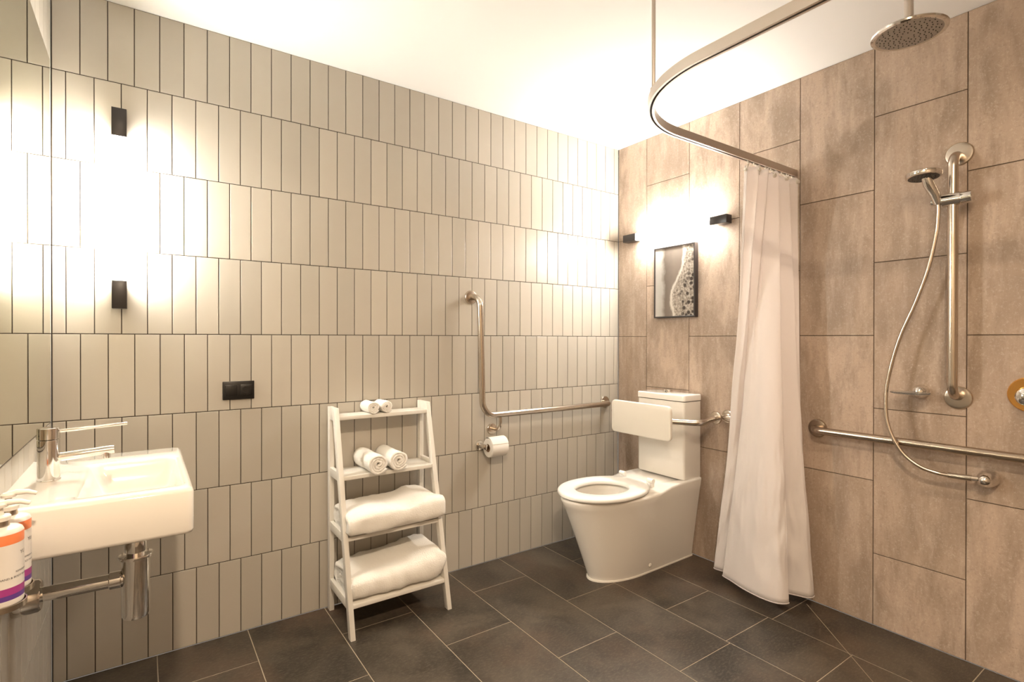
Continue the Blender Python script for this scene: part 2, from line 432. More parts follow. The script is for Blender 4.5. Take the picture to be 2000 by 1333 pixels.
# ---------------------------------------------------------------- wash basin
SX0, SX1, SY0, SY1, SZ0, SZ1 = XL, .097, 1.452, 2.025, .7155, .826
t = thing('wash_basin', 'white rectangular ceramic wash basin fixed to the left wall', 'wash basin', (XL, 1.72, SZ1))
bm = NB(); e = .010
L = [rrect(SX0+.03, SX1-.03, SY0+.03, SY1-.03, .012, SZ0), rrect(SX0, SX1-.010, SY0+.010, SY1-.010, .014, SZ0), rrect(SX0, SX1-.003, SY0+.003, SY1-.003, .016, SZ0+.003),
     rrect(SX0, SX1, SY0, SY1, .018, SZ0+.011), rrect(SX0, SX1, SY0, SY1, .018, SZ1-.011), rrect(SX0, SX1-.003, SY0+.003, SY1-.003, .016, SZ1-.004),
     rrect(SX0, SX1-.010, SY0+.010, SY1-.010, .014, SZ1)]
ix0, ix1, iy0, iy1 = -.128, .080, 1.495, 1.872
for q, dz, rr in ((-.006, 0, .030), (0, -.002, .028), (.005, -.009, .026), (.010, -.03, .03), (.022, -.072, .04), (.045, -.088, .04)):
    L.append(rrect(ix0+q*1.6, ix1-q, iy0+q, iy1-q, rr, SZ1+dz))
loft(bm, L); obj('basin_body', bm, CERAM, t, angle=50)
bm = NB(); lathe(bm, (-.1245, 1.69, SZ1-.022), (1, 0, -.15), [(-.004, .008), (.003, .008), (.004, .006), (.0025, .005)], 20); obj('overflow_ring', bm, CHROME, t)
bm = NB(); lathe(bm, (-.02, 1.685, SZ1-.088), (0, 0, 1), [(-.003, .024), (.004, .022), (.006, .012)], 24); obj('drain_plug', bm, CHROME, t)

# tap
TX, TY = -.194, 1.722
t = thing('basin_tap', 'chrome mixer tap with long thin lever on the white basin', 'tap', (TX, TY, SZ1))
bm = NB(); lathe(bm, (TX, TY, SZ1), (0, 0, 1), [(0, .0235), (.003, .0235), (.004, .0222), (.1005, .0222), (.1015, .0212)], 36); obj('tap_body', bm, CHROME, t)
bm = NB(); lathe(bm, (TX, TY, SZ1+.1025), (0, 0, 1), [(0, .0212), (.001, .0225), (.027, .0225), (.0285, .021)], 36); h = obj('tap_head', bm, CHROME, t)
bm = NB(); tube(bm, [(TX+.018, TY, .9465), (TX+.157, TY-.001, .9535)], [.0042, .0036], 12); obj('lever', bm, CHROME, h)
bm = NB(); tube(bm, [(TX+.015, TY, .8815), (TX+.130, TY, .889)], .0108, 20); s = obj('spout', bm, CHROME, t)
bm = NB(); lathe(bm, (TX+.113, TY, .885), (0, 0, -1), [(0, .0095), (.017, .0095), (.018, .008)], 20); obj('spout_outlet', bm, CHROME, s)

# bottle trap
QX, QY = -.019, 1.70
t = thing('bottle_trap', 'chrome bottle trap and waste pipe hanging below the basin', 'bottle trap', (QX, QY, .55))
bm = NB(); lathe(bm, (QX, QY, .7155), (0, 0, -1), [(0, .019), (.05, .019), (.05, .0235), (.058, .025), (.095, .025), (.096, .020), (.12, .020)], 32); obj('tail_pipe', bm, CHROME, t)
bm = NB(); lathe(bm, (QX, QY, .612), (0, 0, -1), [(0, .016), (0, .037), (.004, .038), (.008, .037), (.010, .031), (.155, .031), (.163, .028), (.166, .022)], 40); obj('trap_body', bm, CHROME, t)
bm = NB(); tube(bm, [(QX-.015, QY, .553), (XL+.045, QY+.01, .552)], .0175, 24); obj('waste_pipe', bm, CHROME, t)
bm = NB(); d = (Vector((XL+.045, QY+.01, .552))-Vector((QX, QY, .553))).normalized(); lathe(bm, Vector((QX, QY, .553))+d*.030, d, [(0, .020), (.002, .0215), (.024, .0215), (.026, .0195)], 24); obj('pipe_nut', bm, CHROME, t)
bm = NB(); lathe(bm, (XL, QY+.01, .551), (1, 0, .01), [(0, .040), (.006, .041), (.047, .038), (.052, .034), (.052, .015)], 36); obj('wall_collar', bm, CHROME, t)

# ---------------------------------------------------------------- pump bottles and their wall bracket
def text_mesh(txt, size):
    cu = bpy.data.curves.new('txt', 'FONT'); cu.body = txt; cu.size = size; cu.align_x = 'LEFT'; cu.resolution_u = 3
    o = bpy.data.objects.new('txt', cu); COL.objects.link(o)
    dg = bpy.context.evaluated_depsgraph_get(); dg.update()
    me = bpy.data.meshes.new_from_object(o.evaluated_get(dg)); bpy.data.objects.remove(o); bpy.data.curves.remove(cu)
    return me
BR = .0325
def bottle(cx, cy, z, label):
    t = thing('pump_bottle', label, 'pump bottle', (cx, cy, z), 'pump bottles in the wall bracket')
    H = .136
    bm = NB(); mats = []
    prof = [(0, BR-.004), (.002, BR-.001), (.005, BR), (.012, BR), (.021, BR), (.034, BR), (H-.026, BR), (H-.008, BR), (H-.003, BR-.002), (H, BR-.006), (H+.002, .016), (H+.003, .0125)]
    mi = [0, 0, 0, 3, 2, 0, 1, 0, 0, 0, 0]
    lathe(bm, (cx, cy, z), (0, 0, 1), prof, 48, mats=mi)
    obj('bottle_body', bm, [LWHITE, LORANGE, LMAG, LPURP], t)
    def put(txt, size, zz, a0):
        bm = NB(); me = text_mesh(txt, size)
        base = [bm.verts.new((0, 0, 0)) for _ in me.vertices]
        for v, q in zip(me.vertices, base):
            a = a0+v.co.x/BR; q.co = (cx+(BR+.0003)*math.cos(a), cy+(BR+.0003)*math.sin(a), z+zz+v.co.y)
        for p in me.polygons:
            try: bm.faces.new([base[i] for i in p.vertices])
            except ValueError: pass
        obj('label_text', bm, INK, t, smooth=False)
    put('YU', .0095, .088, math.radians(-27)); put('REFRESHING', .0046, .058, math.radians(-42)); put('HAND & BODY WASH', .0050, .049, math.radians(-84))
    bm = NB(); lathe(bm, (cx, cy, z+H+.002), (0, 0, 1), [(0, .0135), (.011, .0135), (.012, .012)], 28); obj('steel_collar', bm, STEEL, t)
    bm = NB(); lathe(bm, (cx, cy, z+H+.013), (0, 0, 1), [(0, .0145), (.007, .0155), (.009, .014), (.010, .006), (.022, .005), (.024, .011), (.029, .0115), (.032, .008)], 28)
    tube(bm, [(cx-.004, cy, z+H+.040), (cx+.012, cy, z+H+.044), (cx+.028, cy-.001, z+H+.043), (cx+.041, cy-.002, z+H+.038)], [.006, .0055, .0045, .0035], 12)
    obj('pump_head', bm, WHITEP, t)
bottle(-.2125, 1.297, .702, 'pump bottle with orange and purple label, nearer one of the pair')
bottle(-.2125, 1.372, .702, 'pump bottle with orange and purple label, further one nearest the basin')
t = thing('bottle_bracket', 'slim steel wall bracket carrying the pump bottles below the mirror', 'bracket', (XL, 1.33, .70))
bm = NB(); box(bm, XL, XL+.004, 1.255, 1.410, .690, .760, .001); obj('back_plate', bm, STEEL, t)
bm = NB()
for cy in (1.297, 1.372): lathe(bm, (-.2125, cy, .6945), (0, 0, 1), [(0, .034), (0, .0365), (.010, .0365), (.010, .0345), (.0035, .0345), (.0035, .001)], 40, cap1=True)
box(bm, XL+.002, -.2125, 1.285, 1.385, .6945, .698); obj('bottle_cup', bm, STEEL, t)

# ---------------------------------------------------------------- white ladder shelf
RX0, RX1, RYB = .655, 1.098, 2.343
def fy(z): return 2.028+(2.245-2.028)*z/.883           # front of the sloping legs
t = thing('ladder_shelf', 'white wooden four tier ladder shelf standing against the tiled wall', 'shelf unit', (.876, 2.2, 0))
LW = .020
tops = [.848, .606, .372, .124]
for xa, xb in ((RX0, RX0+LW), (RX1-LW, RX1)):
    bm = NB(); box(bm, xa, xb, RYB-.030, RYB, 0, .883, .0015); obj('leg', bm, WOODW, t)
    bm = NB(); hexa(bm, [(xa, fy(0), 0), (xb, fy(0), 0), (xb, fy(0)+.032, 0), (xa, fy(0)+.032, 0)], [(xa, fy(.883), .883), (xb, fy(.883), .883), (xb, fy(.883)+.032, .883), (xa, fy(.883)+.032, .883)], .0015); obj('leg', bm, WOODW, t)
    for z in tops:
        zt = .883 if z == .848 else z+.016; zb = z-.020
        ya, yb = fy(z)+.030, RYB-.029
        bm = NB(); box(bm, xa+.002, xb-.002, ya, yb, zb, zt, .001); obj('side_rail', bm, WOODW, t)
for z in tops:
    bm = NB(); box(bm, RX0+LW-.001, RX1-LW+.001, fy(z)+.002, RYB-.004, z-.016, z, .0015); obj('shelf', bm, WOODW, t)

# ---------------------------------------------------------------- towels
def roll(cx, y0, y1, z, r, label, group, seed):
    bm = NB(); turns = 3.2; n = int(turns*26); m = 14; th = r/(turns+.55)*.93
    rnd = random.Random(seed)
    ph = rnd.random()*6
    cz = z+r
    def P(s, w, side):
        a = s*turns*2*PI; rr = r*.16+(r-r*.16-th*.5)*s+side*th*.5
        wob = 1+.035*math.sin(3*a+ph)+.03*math.sin(7*w+ph)*s
        yy = y0+(y1-y0)*w
        squash = .965+.035*math.cos(2*a)
        aa = a-turns*2*PI-.6
        x = cx+rr*wob*math.cos(aa)*(1.03); zz = cz+rr*wob*math.sin(aa)*squash
        e = (abs(w-.5)*2)**8
        yy += rnd.uniform(-1, 1)*.0012*e
        x += .0016*noise.noise(Vector((x*60, yy*60, zz*60+seed))); zz += .0016*noise.noise(Vector((x*60+9, yy*60, zz*60+seed)))
        return Vector((x, yy, max(zz, z+.0005)))
    loops = []
    for i in range(n+1):
        s = i/n; lp = []
        for k in range(m+1): lp.append(P(s, k/m, 1))
        for k in range(m, -1, -1): lp.append(P(s, k/m, -1))
        loops.append(lp)
    loft(bm, loops)
    o = obj('rolled_towel', bm, TOWEL, angle=180, loc=(cx, (y0+y1)/2, z)); tag(o, label, 'towel', group)
roll(.823, 2.232, 2.335, .848, .0285, 'small white rolled face towel on the top shelf, left of the pair', 'rolled face towels on the top shelf', 1)
roll(.885, 2.236, 2.337, .848, .0285, 'small white rolled face towel on the top shelf, right of the pair', 'rolled face towels on the top shelf', 2)
roll(.806, 2.130, 2.335, .606, .0450, 'thick white rolled hand towel on the second shelf, left of the pair', 'rolled hand towels on the second shelf', 3)
roll(.906, 2.150, 2.335, .606, .0445, 'thick white rolled hand towel on the second shelf, right of the pair', 'rolled hand towels on the second shelf', 4)

def folded(x0, x1, y0, y1, z, hfun, label, seed, fr=.5, rot=0):
    """a soft folded bath towel: a plump front fold, layered left end"""
    bm = NB(); n = 40; nx = 44; loops = []
    for i in range(nx+1):
        s = i/nx; x = x0+(x1-x0)*s
        h = hfun(s); e = 1-.10*(abs(2*s-1))**10
        lp = []
        for k in range(n):
            a = 2*PI*k/n; c, d = math.cos(a), math.sin(a)
            ex = .52 if c < 0 else .36
            yy = (y0+y1)/2+(y1-y0)/2*math.copysign(abs(c)**ex, c)*(1-.04*(abs(2*s-1))**6)
            zz = z+h*.5+h*.5*math.copysign(abs(d)**(.62), d)*e
            if d > 0: zz -= h*.10*(max(0, c))**2
            p = Vector((x, yy, zz))
            nn = noise.noise(Vector((x*7, yy*9, seed+zz*5)))*.013+noise.noise(Vector((x*24, yy*24, seed+zz*20)))*.006+noise.noise(Vector((x*60, yy*60, seed+zz*60)))*.002
            if yy < fy(zz)-.004: p.x += .030*max(0, s-.8)/.2*min(1, (fy(zz)-.004-yy)/.02); p.x -= .008*max(0, .1-s)/.1*min(1, (fy(zz)-.004-yy)/.02)
            out = Vector((0, c, d))
            if zz > z+h*.12: p += out*nn
            p.z = max(p.z, z+.0006)
            p.y = min(p.y, RYB-.006)
            lp.append(p)
        loops.append(lp)
    rings = loft(bm, loops, False, False)
    # layered ends: spiral-like ridges by insetting towards the middle
    for ring, xs, sg in ((rings[0], x0, -1), (rings[-1], x1, 1)):
        cur = ring; cen = sum((v.co for v in ring), Vector())/len(ring)
        for q, dx in ((.90, .004), (.78, .006), (.68, -.004), (.56, .005), (.44, -.004), (.32, .005), (.16, -.003)):
            nr = [bm.verts.new(cen+(v.co-cen)*q+Vector((sg*dx+noise.noise(v.co*30+Vector((q*9, seed, 0)))*.004, 0, 0))) for v in ring]
            for j in range(n):
                f = (cur[j], cur[(j+1) % n], nr[(j+1) % n], nr[j]); bm.faces.new(f if sg > 0 else f[::-1])
            cur = nr
        bm.faces.new(cur)
    o = obj('folded_towel', bm, TOWEL, angle=180, loc=((x0+x1)/2, (y0+y1)/2, z)); tag(o, label, 'towel', 'folded bath towels on the lower shelves')
folded(.678, 1.068, 2.082, 2.335, .372, lambda s: .100+.018*s+.006*math.sin(9*s), 'thick folded white bath towel on the third shelf, bulging over its edge', 11)
folded(.679, 1.070, 2.058, 2.335, .124, lambda s: .104+.036*s*s, 'folded white bath towel on the bottom shelf near the floor', 23)

# ---------------------------------------------------------------- L-shaped grab rail on the tiled wall
def flange(bm, o, d, r=.040, th=.009):
    lathe(bm, o, d, [(0, r), (th*.4, r), (th*.85, r*.93), (th, r*.75), (th, .01)], 40)
GY = YA-.072
t = thing('grab_rail', 'bent steel L-shaped grab rail on the pale tiled wall', 'grab rail', (1.40, YA, .8), 'steel grab rails')
bm = NB()
path = fillet([(1.385, YA-.004, 1.392), (1.395, GY, 1.392), (1.413, GY, .785), (2.315, GY, .785), (2.345, YA-.004, .785)], [.050, .075, .050], 10)
tube(bm, path, .0158, 20); obj('bar', bm, STEEL, t)
bm = NB(); flange(bm, (1.383, YA, 1.392), (0, -1, 0), .036); obj('wall_flange', bm, STEEL, t)
bm = NB(); flange(bm, (2.345, YA, .787), (0, -1, 0), .036); obj('wall_flange', bm, STEEL, t)
bm = NB(); tube(bm, fillet([(1.520, YA-.004, .700), (1.520, GY-.004, .700), (1.520, GY, .775)], [.045], 8), .0085, 14); m = obj('support_arm', bm, STEEL, t)
bm = NB(); flange(bm, (1.512, YA, .700), (0, -1, 0), .030); obj('wall_flange', bm, STEEL, t)

# toilet roll holder + roll
t = thing('toilet_roll_holder', 'chrome toilet roll holder on the tiled wall under the rail', 'toilet roll holder', (1.43, YA, .62))
bm = NB(); lathe(bm, (1.435, YA, .622), (0, -1, 0), [(0, .027), (.006, .027), (.012, .024), (.014, .013), (.060, .012), (.068, .014), (.070, .010)], 28); obj('wall_flange', bm, CHROME, t)
bm = NB(); tube(bm, [(1.435, YA-.060, .622), (1.563, YA-.060, .622)], .0075, 14); tube(bm, [(1.563, YA-.060, .622), (1.568, YA-.060, .622)], .010, 14); obj('arm', bm, CHROME, t)
t = thing('toilet_roll', 'white toilet paper roll with folded loose end on its holder', 'toilet paper', (1.53, YA-.06, .61))
RCX, RCZ = YA-.060, .6145
bm = NB()
outer = [(1.453+.098*k/4, .050) for k in range(5)]
lathe(bm, (1.451, RCX, RCZ), (1, 0, 0), [(0, .021), (0, .046), (.003, .049), (.097, .049), (.100, .046), (.100, .021), (.050, .0205)], 40, cap0=False, cap1=False)
lathe(bm, (1.451, RCX, RCZ), (1, 0, 0), [(0, .021), (.100, .021)], 40, cap0=False, cap1=False); obj('paper_roll', bm, PAPER, t)
bm = NB(); lathe(bm, (1.4505, RCX, RCZ), (1, 0, 0), [(0, .0195), (0, .0208), (.101, .0208), (.101, .0195), (0, .0195)], 32, cap0=False, cap1=False); obj('cardboard_core', bm, pbr('cardboard', (.30, .20, .12), .9), t)
bm = NB()   # loose sheet folded to a point over the top
loops = []
for i in range(13):
    a = PI*.85-i/12*PI*.95; rr = .0505+.004*math.sin(i/12*PI); w = 1-.0*i
    x0_, x1_ = 1.452+.050*(max(0, i-6)/6), 1.550-.034*(max(0, i-6)/6)
    y, z = RCX-rr*math.cos(PI-a)*1.0, RCZ+rr*math.sin(a)
    loops.append([Vector((x0_, y, z)), Vector((x1_, y, z)), Vector((x1_, y-.0006, z+.0012)), Vector((x0_, y-.0006, z+.0012))])
loft(bm, loops); obj('loose_sheet', bm, PAPER, t)

# ---------------------------------------------------------------- toilet
TYC = 1.888
t = thing('toilet', 'white ceramic toilet suite with open bowl and square cistern', 'toilet', (2.1, TYC, 0))
def dloop(xf, xb, hw, cx, z, n=18, hwb=None, rb=.02, dx=0):
    """D outline: straight back at xb, elliptical front at xf; same vertex count always"""
    out = []; hwb = hwb or hw
    for k in range(n+1):                      # +y side back to front to -y side, elliptic front
        a = PI/2+PI*k/n; out.append((cx+(cx-xf)*math.cos(a), TYC+hw*math.sin(a)))
    m = 5
    for k in range(1, m): s = k/m; out.append((cx+(xb-cx)*s, TYC-(hw+(hwb-hw)*s)))
    for k in range(5): a = -PI/2+k/4*PI/2; out.append((xb-rb+rb*math.cos(a), TYC-hwb+rb+rb*math.sin(a)))
    for k in range(5): a = k/4*PI/2; out.append((xb-rb+rb*math.cos(a), TYC+hwb-rb+rb*math.sin(a)))
    for k in range(m-1, 0, -1): s = k/m; out.append((cx+(xb-cx)*s, TYC+(hw+(hwb-hw)*s)))
    return [Vector((x, y, z(x) if callable(z) else z)) for x, y in out]
def oval(cx, ax, ay, z, ref):
    """oval loop aligned with the vertex directions of ref"""
    out = []
    for p in ref:
        a = math.atan2((p.y-TYC)/ay, (p.x-cx)/ax); out.append(Vector((cx+ax*math.cos(a), TYC+ay*math.sin(a), z)))
    return out
def sstep(a, b, x): s = min(1, max(0, (x-a)/(b-a))); return s*s*(3-2*s)
XBK = 2.455
zrim = lambda x: .416+.024*sstep(2.06, 2.22, x)
bm = NB(); L = []
for z, s in ((0, 0), (.004, .0), (.03, .065), (.10, .225), (.18, .42), (.26, .62), (.33, .80), (.375, .92)):
    xf = 1.790+(1.632-1.790)*s; hw = .108+(.186-.108)*(s**.9); hb = .100+(.156-.100)*s; cx = 2.02-.03*s
    L.append(dloop(xf, XBK, hw, cx, z, hwb=hb))
L.append(dloop(1.627, XBK, .189, 1.99, lambda x: zrim(x)-.012, hwb=.160))
L.append(dloop(1.629, XBK-.001, .188, 1.99, lambda x: zrim(x)-.004, hwb=.159))
L.append(dloop(1.635, XBK-.006, .183, 1.99, zrim, hwb=.154))
ref = L[-1]
hc = 1.865
for ax, ay, z in ((.172, .140, .414), (.164, .132, .405), (.168, .132, .385), (.150, .108, .33), (.11, .078, .26), (.06, .05, .215), (.02, .02, .205)):
    L.append(oval(hc, ax, ay, z, ref))
loft(bm, L); obj('pan', bm, CERAM, t, angle=60)
bm = NB(); lo = [dloop(1.780, XBK+.003, .113, 2.02, 0.0, hwb=.103), dloop(1.781, XBK+.003, .112, 2.02, .006, hwb=.102), dloop(1.792, XBK-.003, .106, 2.02, .0085, hwb=.098)]; loft(bm, lo); obj('sealant_bead', bm, WHITEP, t)
bm = NB(); lathe(bm, (2.085, TYC-.1135, .040), (-.05, -1, -.12), [(-.01, .010), (.004, .010), (.007, .007), (.008, .003)], 20); obj('bolt_cap', bm, WHITEP, t)
# seat ring
def egg(cx, af, ab, hw, z, q, n=64):
    out = []
    for k in range(n):
        a = 2*PI*k/n; c, s = math.cos(a), math.sin(a)
        ax = ab if c > 0 else af; ee = (.82 if c > 0 else 1.0)
        x = cx+(ax-q)*math.copysign(abs(c)**ee, c); y = TYC+(hw-q)*math.copysign(abs(s)**(ee if c <= 0 else .92), s)*(1-(.22*max(0, c)**2))
        out.append(Vector((x, y, z)))
    return out
bm = NB(); SZ = .421
L = [egg(1.86, .230, .275, .190, SZ, .004), egg(1.86, .235, .278, .192, SZ+.005, 0), egg(1.86, .235, .278, .192, SZ+.015, 0), egg(1.86, .235, .278, .192, SZ+.021, .005), egg(1.86, .235, .278, .192, SZ+.024, .016),
     egg(1.865, .145, .142, .116, SZ+.023, -.012), egg(1.865, .145, .142, .116, SZ+.018, -.002), egg(1.865, .145, .142, .116, SZ+.006, 0), egg(1.865, .145, .142, .116, SZ, -.004)]
loft(bm, L, closed=True); st = obj('seat', bm, SEATP, t, angle=60)
for sy in (-.095, .095):
    bm = NB(); tube(bm, [(2.112, TYC+sy-.018, .456), (2.112, TYC+sy+.018, .456)], .0125, 16); tube(bm, [(2.122, TYC+sy, .424), (2.122, TYC+sy, .458)], .012, 16); obj('hinge', bm, SEATP, st)
# cistern
CX0, CX1, CY0, CY1 = 2.305, 2.452, 1.7365, 2.052
bm = NB(); loft(bm, [rrect(CX0+.004, CX1, CY0+.004, CY1-.004, .012, .438), rrect(CX0, CX1, CY0, CY1, .014, .446), rrect(CX0, CX1, CY0, CY1, .014, .846)]); obj('cistern', bm, CERAM, t, angle=50)
bm = NB(); loft(bm, [rrect(CX0+.003, CX1, CY0+.003, CY1-.003, .012, .848), rrect(CX0-.003, CX1, CY0-.003, CY1+.003, .014, .851), rrect(CX0-.003, CX1, CY0-.003, CY1+.003, .014, .877), rrect(CX0-.001, CX1-.002, CY0-.001, CY1+.001, .013, .8815), rrect(CX0+.004, CX1-.006, CY0+.004, CY1-.004, .012, .883)]); ld = obj('cistern_lid', bm, CERAM, t, angle=50)
bm = NB(); lathe(bm, (2.385, 1.905, .883), (0, 0, 1), [(0, .030), (.002, .030), (.003, .027)], 32); obj('button_plate', bm, CHROME, ld)
for sy in (-1, 1):
    bm = NB(); lp = []
    for z, q in ((.885, 0), (.896, 0), (.898, .002)):
        lp.append([Vector((2.385+(.019-q)*math.cos(a), 1.905+sy*(.0025+q*.5+(.019-q)*math.sin(a)*1), z)) for a in [PI*k/14 for k in range(15)]])
    loft(bm, lp); obj('flush_button', bm, CHROME, ld)

# padded backrest on its bent bar
t = thing('toilet_back_support', 'cream padded back support panel on a steel bar above the toilet', 'back support', (XB, TYC, .76))
bm = NB(); BX = 2.125; lps = []
for x, q in ((BX+.018, .006), (BX+.016, .001), (BX+.008, 0), (BX+.003, .001), (BX, .006)):
    lps.append([(x, a, b) for a, b, _ in rrect(1.682+q, 2.082-q, .668+q, .844-q, .024-q*.5, 0)])
loft(bm, lps); obj('pad', bm, pbr('cream_pad', (.78, .74, .66), .35), t, angle=50)
bm = NB(); bz = .764
tube(bm, fillet([(XB-.004, 1.655, bz), (2.245, 1.588, bz), (2.155, 1.715, bz), (2.155, 2.060, bz), (2.245, 2.185, bz), (XB-.004, 2.120, bz)], [.05, .05, .05, .05], 8), .0150, 20); obj('bar', bm, STEEL, t)
for y in (1.657, 2.122):
    bm = NB(); flange(bm, (XB, y, bz), (-1, 0, 0), .034); obj('wall_flange', bm, STEEL, t)
bm = NB()
for z in (.735, .78): box(bm, BX+.017, BX+.035, 1.85, 1.92, z, z+.012)
box(bm, BX+.017, BX+.022, 1.84, 1.93, .725, .80, .001); obj('bracket', bm, STEEL, t)

# ---------------------------------------------------------------- grab rails in the shower
RZ = .781
t = thing('grab_rail', 'long horizontal steel grab rail low on the stone wall right of the curtain', 'grab rail', (XB, .6, RZ), 'steel grab rails')
bm = NB(); rx = XB-.070
tube(bm, fillet([(XB-.004, 1.147, RZ), (rx, 1.140, RZ), (rx, -.18, RZ), (XB-.004, -.19, RZ)], [.045, .045], 10), .0158, 20); obj('bar', bm, STEELD, t)
for y in (1.147, -.19):
    bm = NB(); flange(bm, (XB, y, RZ), (-1, 0, 0), .040); obj('wall_flange', bm, STEELD, t)
t = thing('grab_rail', 'short steel grab rail beside the toilet, half hidden behind the curtain', 'grab rail', (XB, 1.54, .78), 'steel grab rails')
bm = NB(); tube(bm, fillet([(XB-.004, 1.588, .780), (rx, 1.560, .780), (rx, 1.325, .780), (XB-.004, 1.320, .780)], [.045, .045], 10), .0158, 20); obj('bar', bm, STEEL, t)
for y in (1.588, 1.320):
    bm = NB(); flange(bm, (XB, y, .780), (-1, 0, 0), .034); obj('wall_flange', bm, STEEL, t)
# vertical rail
VY = .652
t = thing('shower_rail', 'upright steel shower rail with slider on the stone wall', 'shower rail', (XB, VY, 1.4))
bm = NB(); tube(bm, fillet([(XB-.004, VY, 1.850), (rx, VY, 1.846), (rx, VY, .975), (XB-.004, VY, .968)], [.048, .048], 10), .0160, 24); obj('bar', bm, STEEL, t)
for z in (1.860, .962):
    bm = NB(); flange(bm, (XB, VY, z), (-1, 0, 0), .043); obj('wall_flange', bm, STEEL, t)
bm = NB(); SLZ = 1.683
lathe(bm, (rx-.002, VY+.062, SLZ), (0, -1, 0), [(0, .0125), (.012, .0130), (.030, .0145), (.034, .024), (.086, .024), (.087, .021), (.089, .0215), (.117, .0215), (.119, .019)], 32)
sl = obj('slider', bm, CHROME, t)

# ---------------------------------------------------------------- hand shower and hose
t = thing('hand_shower', 'chrome hand shower with long curved metal hose', 'hand shower', (2.36, .70, 1.70))
hd = Vector((2.318, .716, 1.772)); ax = Vector((.06, .04, 1)).normalized()
hb = Vector((2.385, .692, 1.688))
bm = NB(); lathe(bm, hd-ax*.009, ax, [(0, .005), (0, .047), (.001, .0525), (.006, .055), (.015, .055), (.020, .050), (.024, .030), (.026, .008)], 44); hh = obj('shower_head', bm, CHROME, t)
bm = NB(); lathe(bm, hd-ax*.0100, ax, [(0, .046), (.0015, .047)], 40)
for rr, nn in ((.010, 6), (.022, 12), (.034, 18)):
    a_, b_ = frame_for(ax)
    for k in range(nn):
        p = hd-ax*.0102+(a_*math.cos(2*PI*k/nn)+b_*math.sin(2*PI*k/nn))*rr; lathe(bm, p, -ax, [(0, .0018), (.002, .0012)], 6)
obj('spray_face', bm, BLACKP, hh, label='dark spray face')
bm = NB(); tube(bm, [hd+Vector((.012, -.003, .003)), hd+(hb-hd)*.35, hd+(hb-hd)*.75, hb+Vector((0, 0, -.012))], [.0155, .0178, .0165, .0135], 20); obj('handle', bm, CHROME, t)
hose = [(2.386, .692, 1.682), (2.390, .693, 1.640), (2.395, .700, 1.570), (2.394, .722, 1.450), (2.392, .762, 1.318), (2.388, .806, 1.200), (2.384, .837, 1.080), (2.378, .853, .962), (2.370, .843, .846), (2.368, .800, .753), (2.374, .745, .704), (2.388, .690, .686), (2.395, .640, .684)]
bm = NB(); tube(bm, catmull(hose, 14), .0068, 14); obj('hose', bm, STEEL, t)
bm = NB(); tube(bm, [(2.3935, .662, .6842), (2.3965, .596, .6865)], [.0095, .0110], 16); obj('hose_connector', bm, STEEL, t)
t = thing('hose_outlet', 'round chrome wall outlet where the shower hose ends', 'water outlet', (XB, .566, .686))
bm = NB(); lathe(bm, (XB, .563, .6855), (-1, 0, 0), [(0, .030), (.010, .031), (.026, .030), (.050, .027), (.066, .021), (.078, .012), (.082, .002)], 36); tube(bm, [(2.398, .602, .6865), (2.410, .570, .686)], .0100, 16); obj('outlet_body', bm, CHROME, t)

# soap dish
t = thing('soap_dish', 'glass soap dish on a round chrome knob on the stone wall', 'soap dish', (XB, .767, .977))
bm = NB(); lathe(bm, (XB, .764, .977), (-1, 0, 0), [(0, .026), (.006, .027), (.020, .026), (.036, .022), (.046, .014), (.050, .003)], 32); obj('wall_mount', bm, CHROME, t)
bm = NB(); lps = []
for z, q in ((.9685, .012), (.9725, .002), (.9775, 0), (.9775, .004), (.9735, .010)):
    lps.append([Vector((2.382+(.048-q)*math.cos(a)*1.0, .776+(.064-q)*math.sin(a), z)) for a in [2*PI*k/36 for k in range(36)]])
loft(bm, lps); obj('dish', bm, GLASS, t)

# mixer valve at the frame edge
t = thing('shower_mixer', 'round chrome shower mixer plate, warm reflection painted gold, with chrome knob at the right edge', 'shower mixer', (XB, .47, .99))
bm = NB(); lathe(bm, (XB, .458, .990), (-1, 0, 0), [(0, .060), (.004, .060), (.007, .057), (.007, .02)], 48); obj('wall_plate', bm, CHROME_WARM, t, label='chrome wall plate with warm reflection painted gold')
bm = NB(); lathe(bm, (XB-.006, .462, .984), (-1, 0, 0), [(0, .033), (.018, .033), (.036, .029), (.046, .016), (.048, .002)], 36); obj('knob', bm, CHROME, t)
bm = NB(); box(bm, XB-.050, XB-.038, .438, .462, .905, .975, .003); obj('lever', bm, WHITEP, t, label='white lever')

# ---------------------------------------------------------------- overhead rain shower
HX, HY, HZ = 1.99, .655, 2.145
t = thing('rain_shower', 'round chrome rain shower head hanging from the ceiling', 'shower head', (HX, HY, HZ))
bm = NB(); lathe(bm, (HX, HY, HZ), (0, 0, 1), [(0, .086), (-.002, .094), (.001, .1005), (.006, .1015), (.010, .098), (.014, .070), (.020, .030), (.030, .018), (.034, .013)], 64, cap0=False); hh = obj('shower_disc', bm, CHROME, t)
bm = NB(); lathe(bm, (HX, HY, HZ-.0005), (0, 0, 1), [(0, .001), (0, .091), (.002, .092)], 64, mats=[0, 0])
ga = PI*(3-5**.5)
for k in range(4, 118):
    rr = .0835*math.sqrt(k/118.0); a = k*ga
    n0 = len(bm.faces); lathe(bm, (HX+rr*math.cos(a), HY+rr*math.sin(a), HZ), (0, 0, -1), [(0, .0018), (.0025, .0014)], 7)
    bm.faces.ensure_lookup_table()
    for f in bm.faces[n0:]: f.material_index = 1
obj('spray_plate', bm, [ROSE, BLACKP], hh, label='grey spray plate with dark nozzles')
bm = NB(); tube(bm, [(HX, HY, HZ+.03), (HX, HY, CE-.002)], .0125, 24); obj('drop_pipe', bm, SATIN, t)
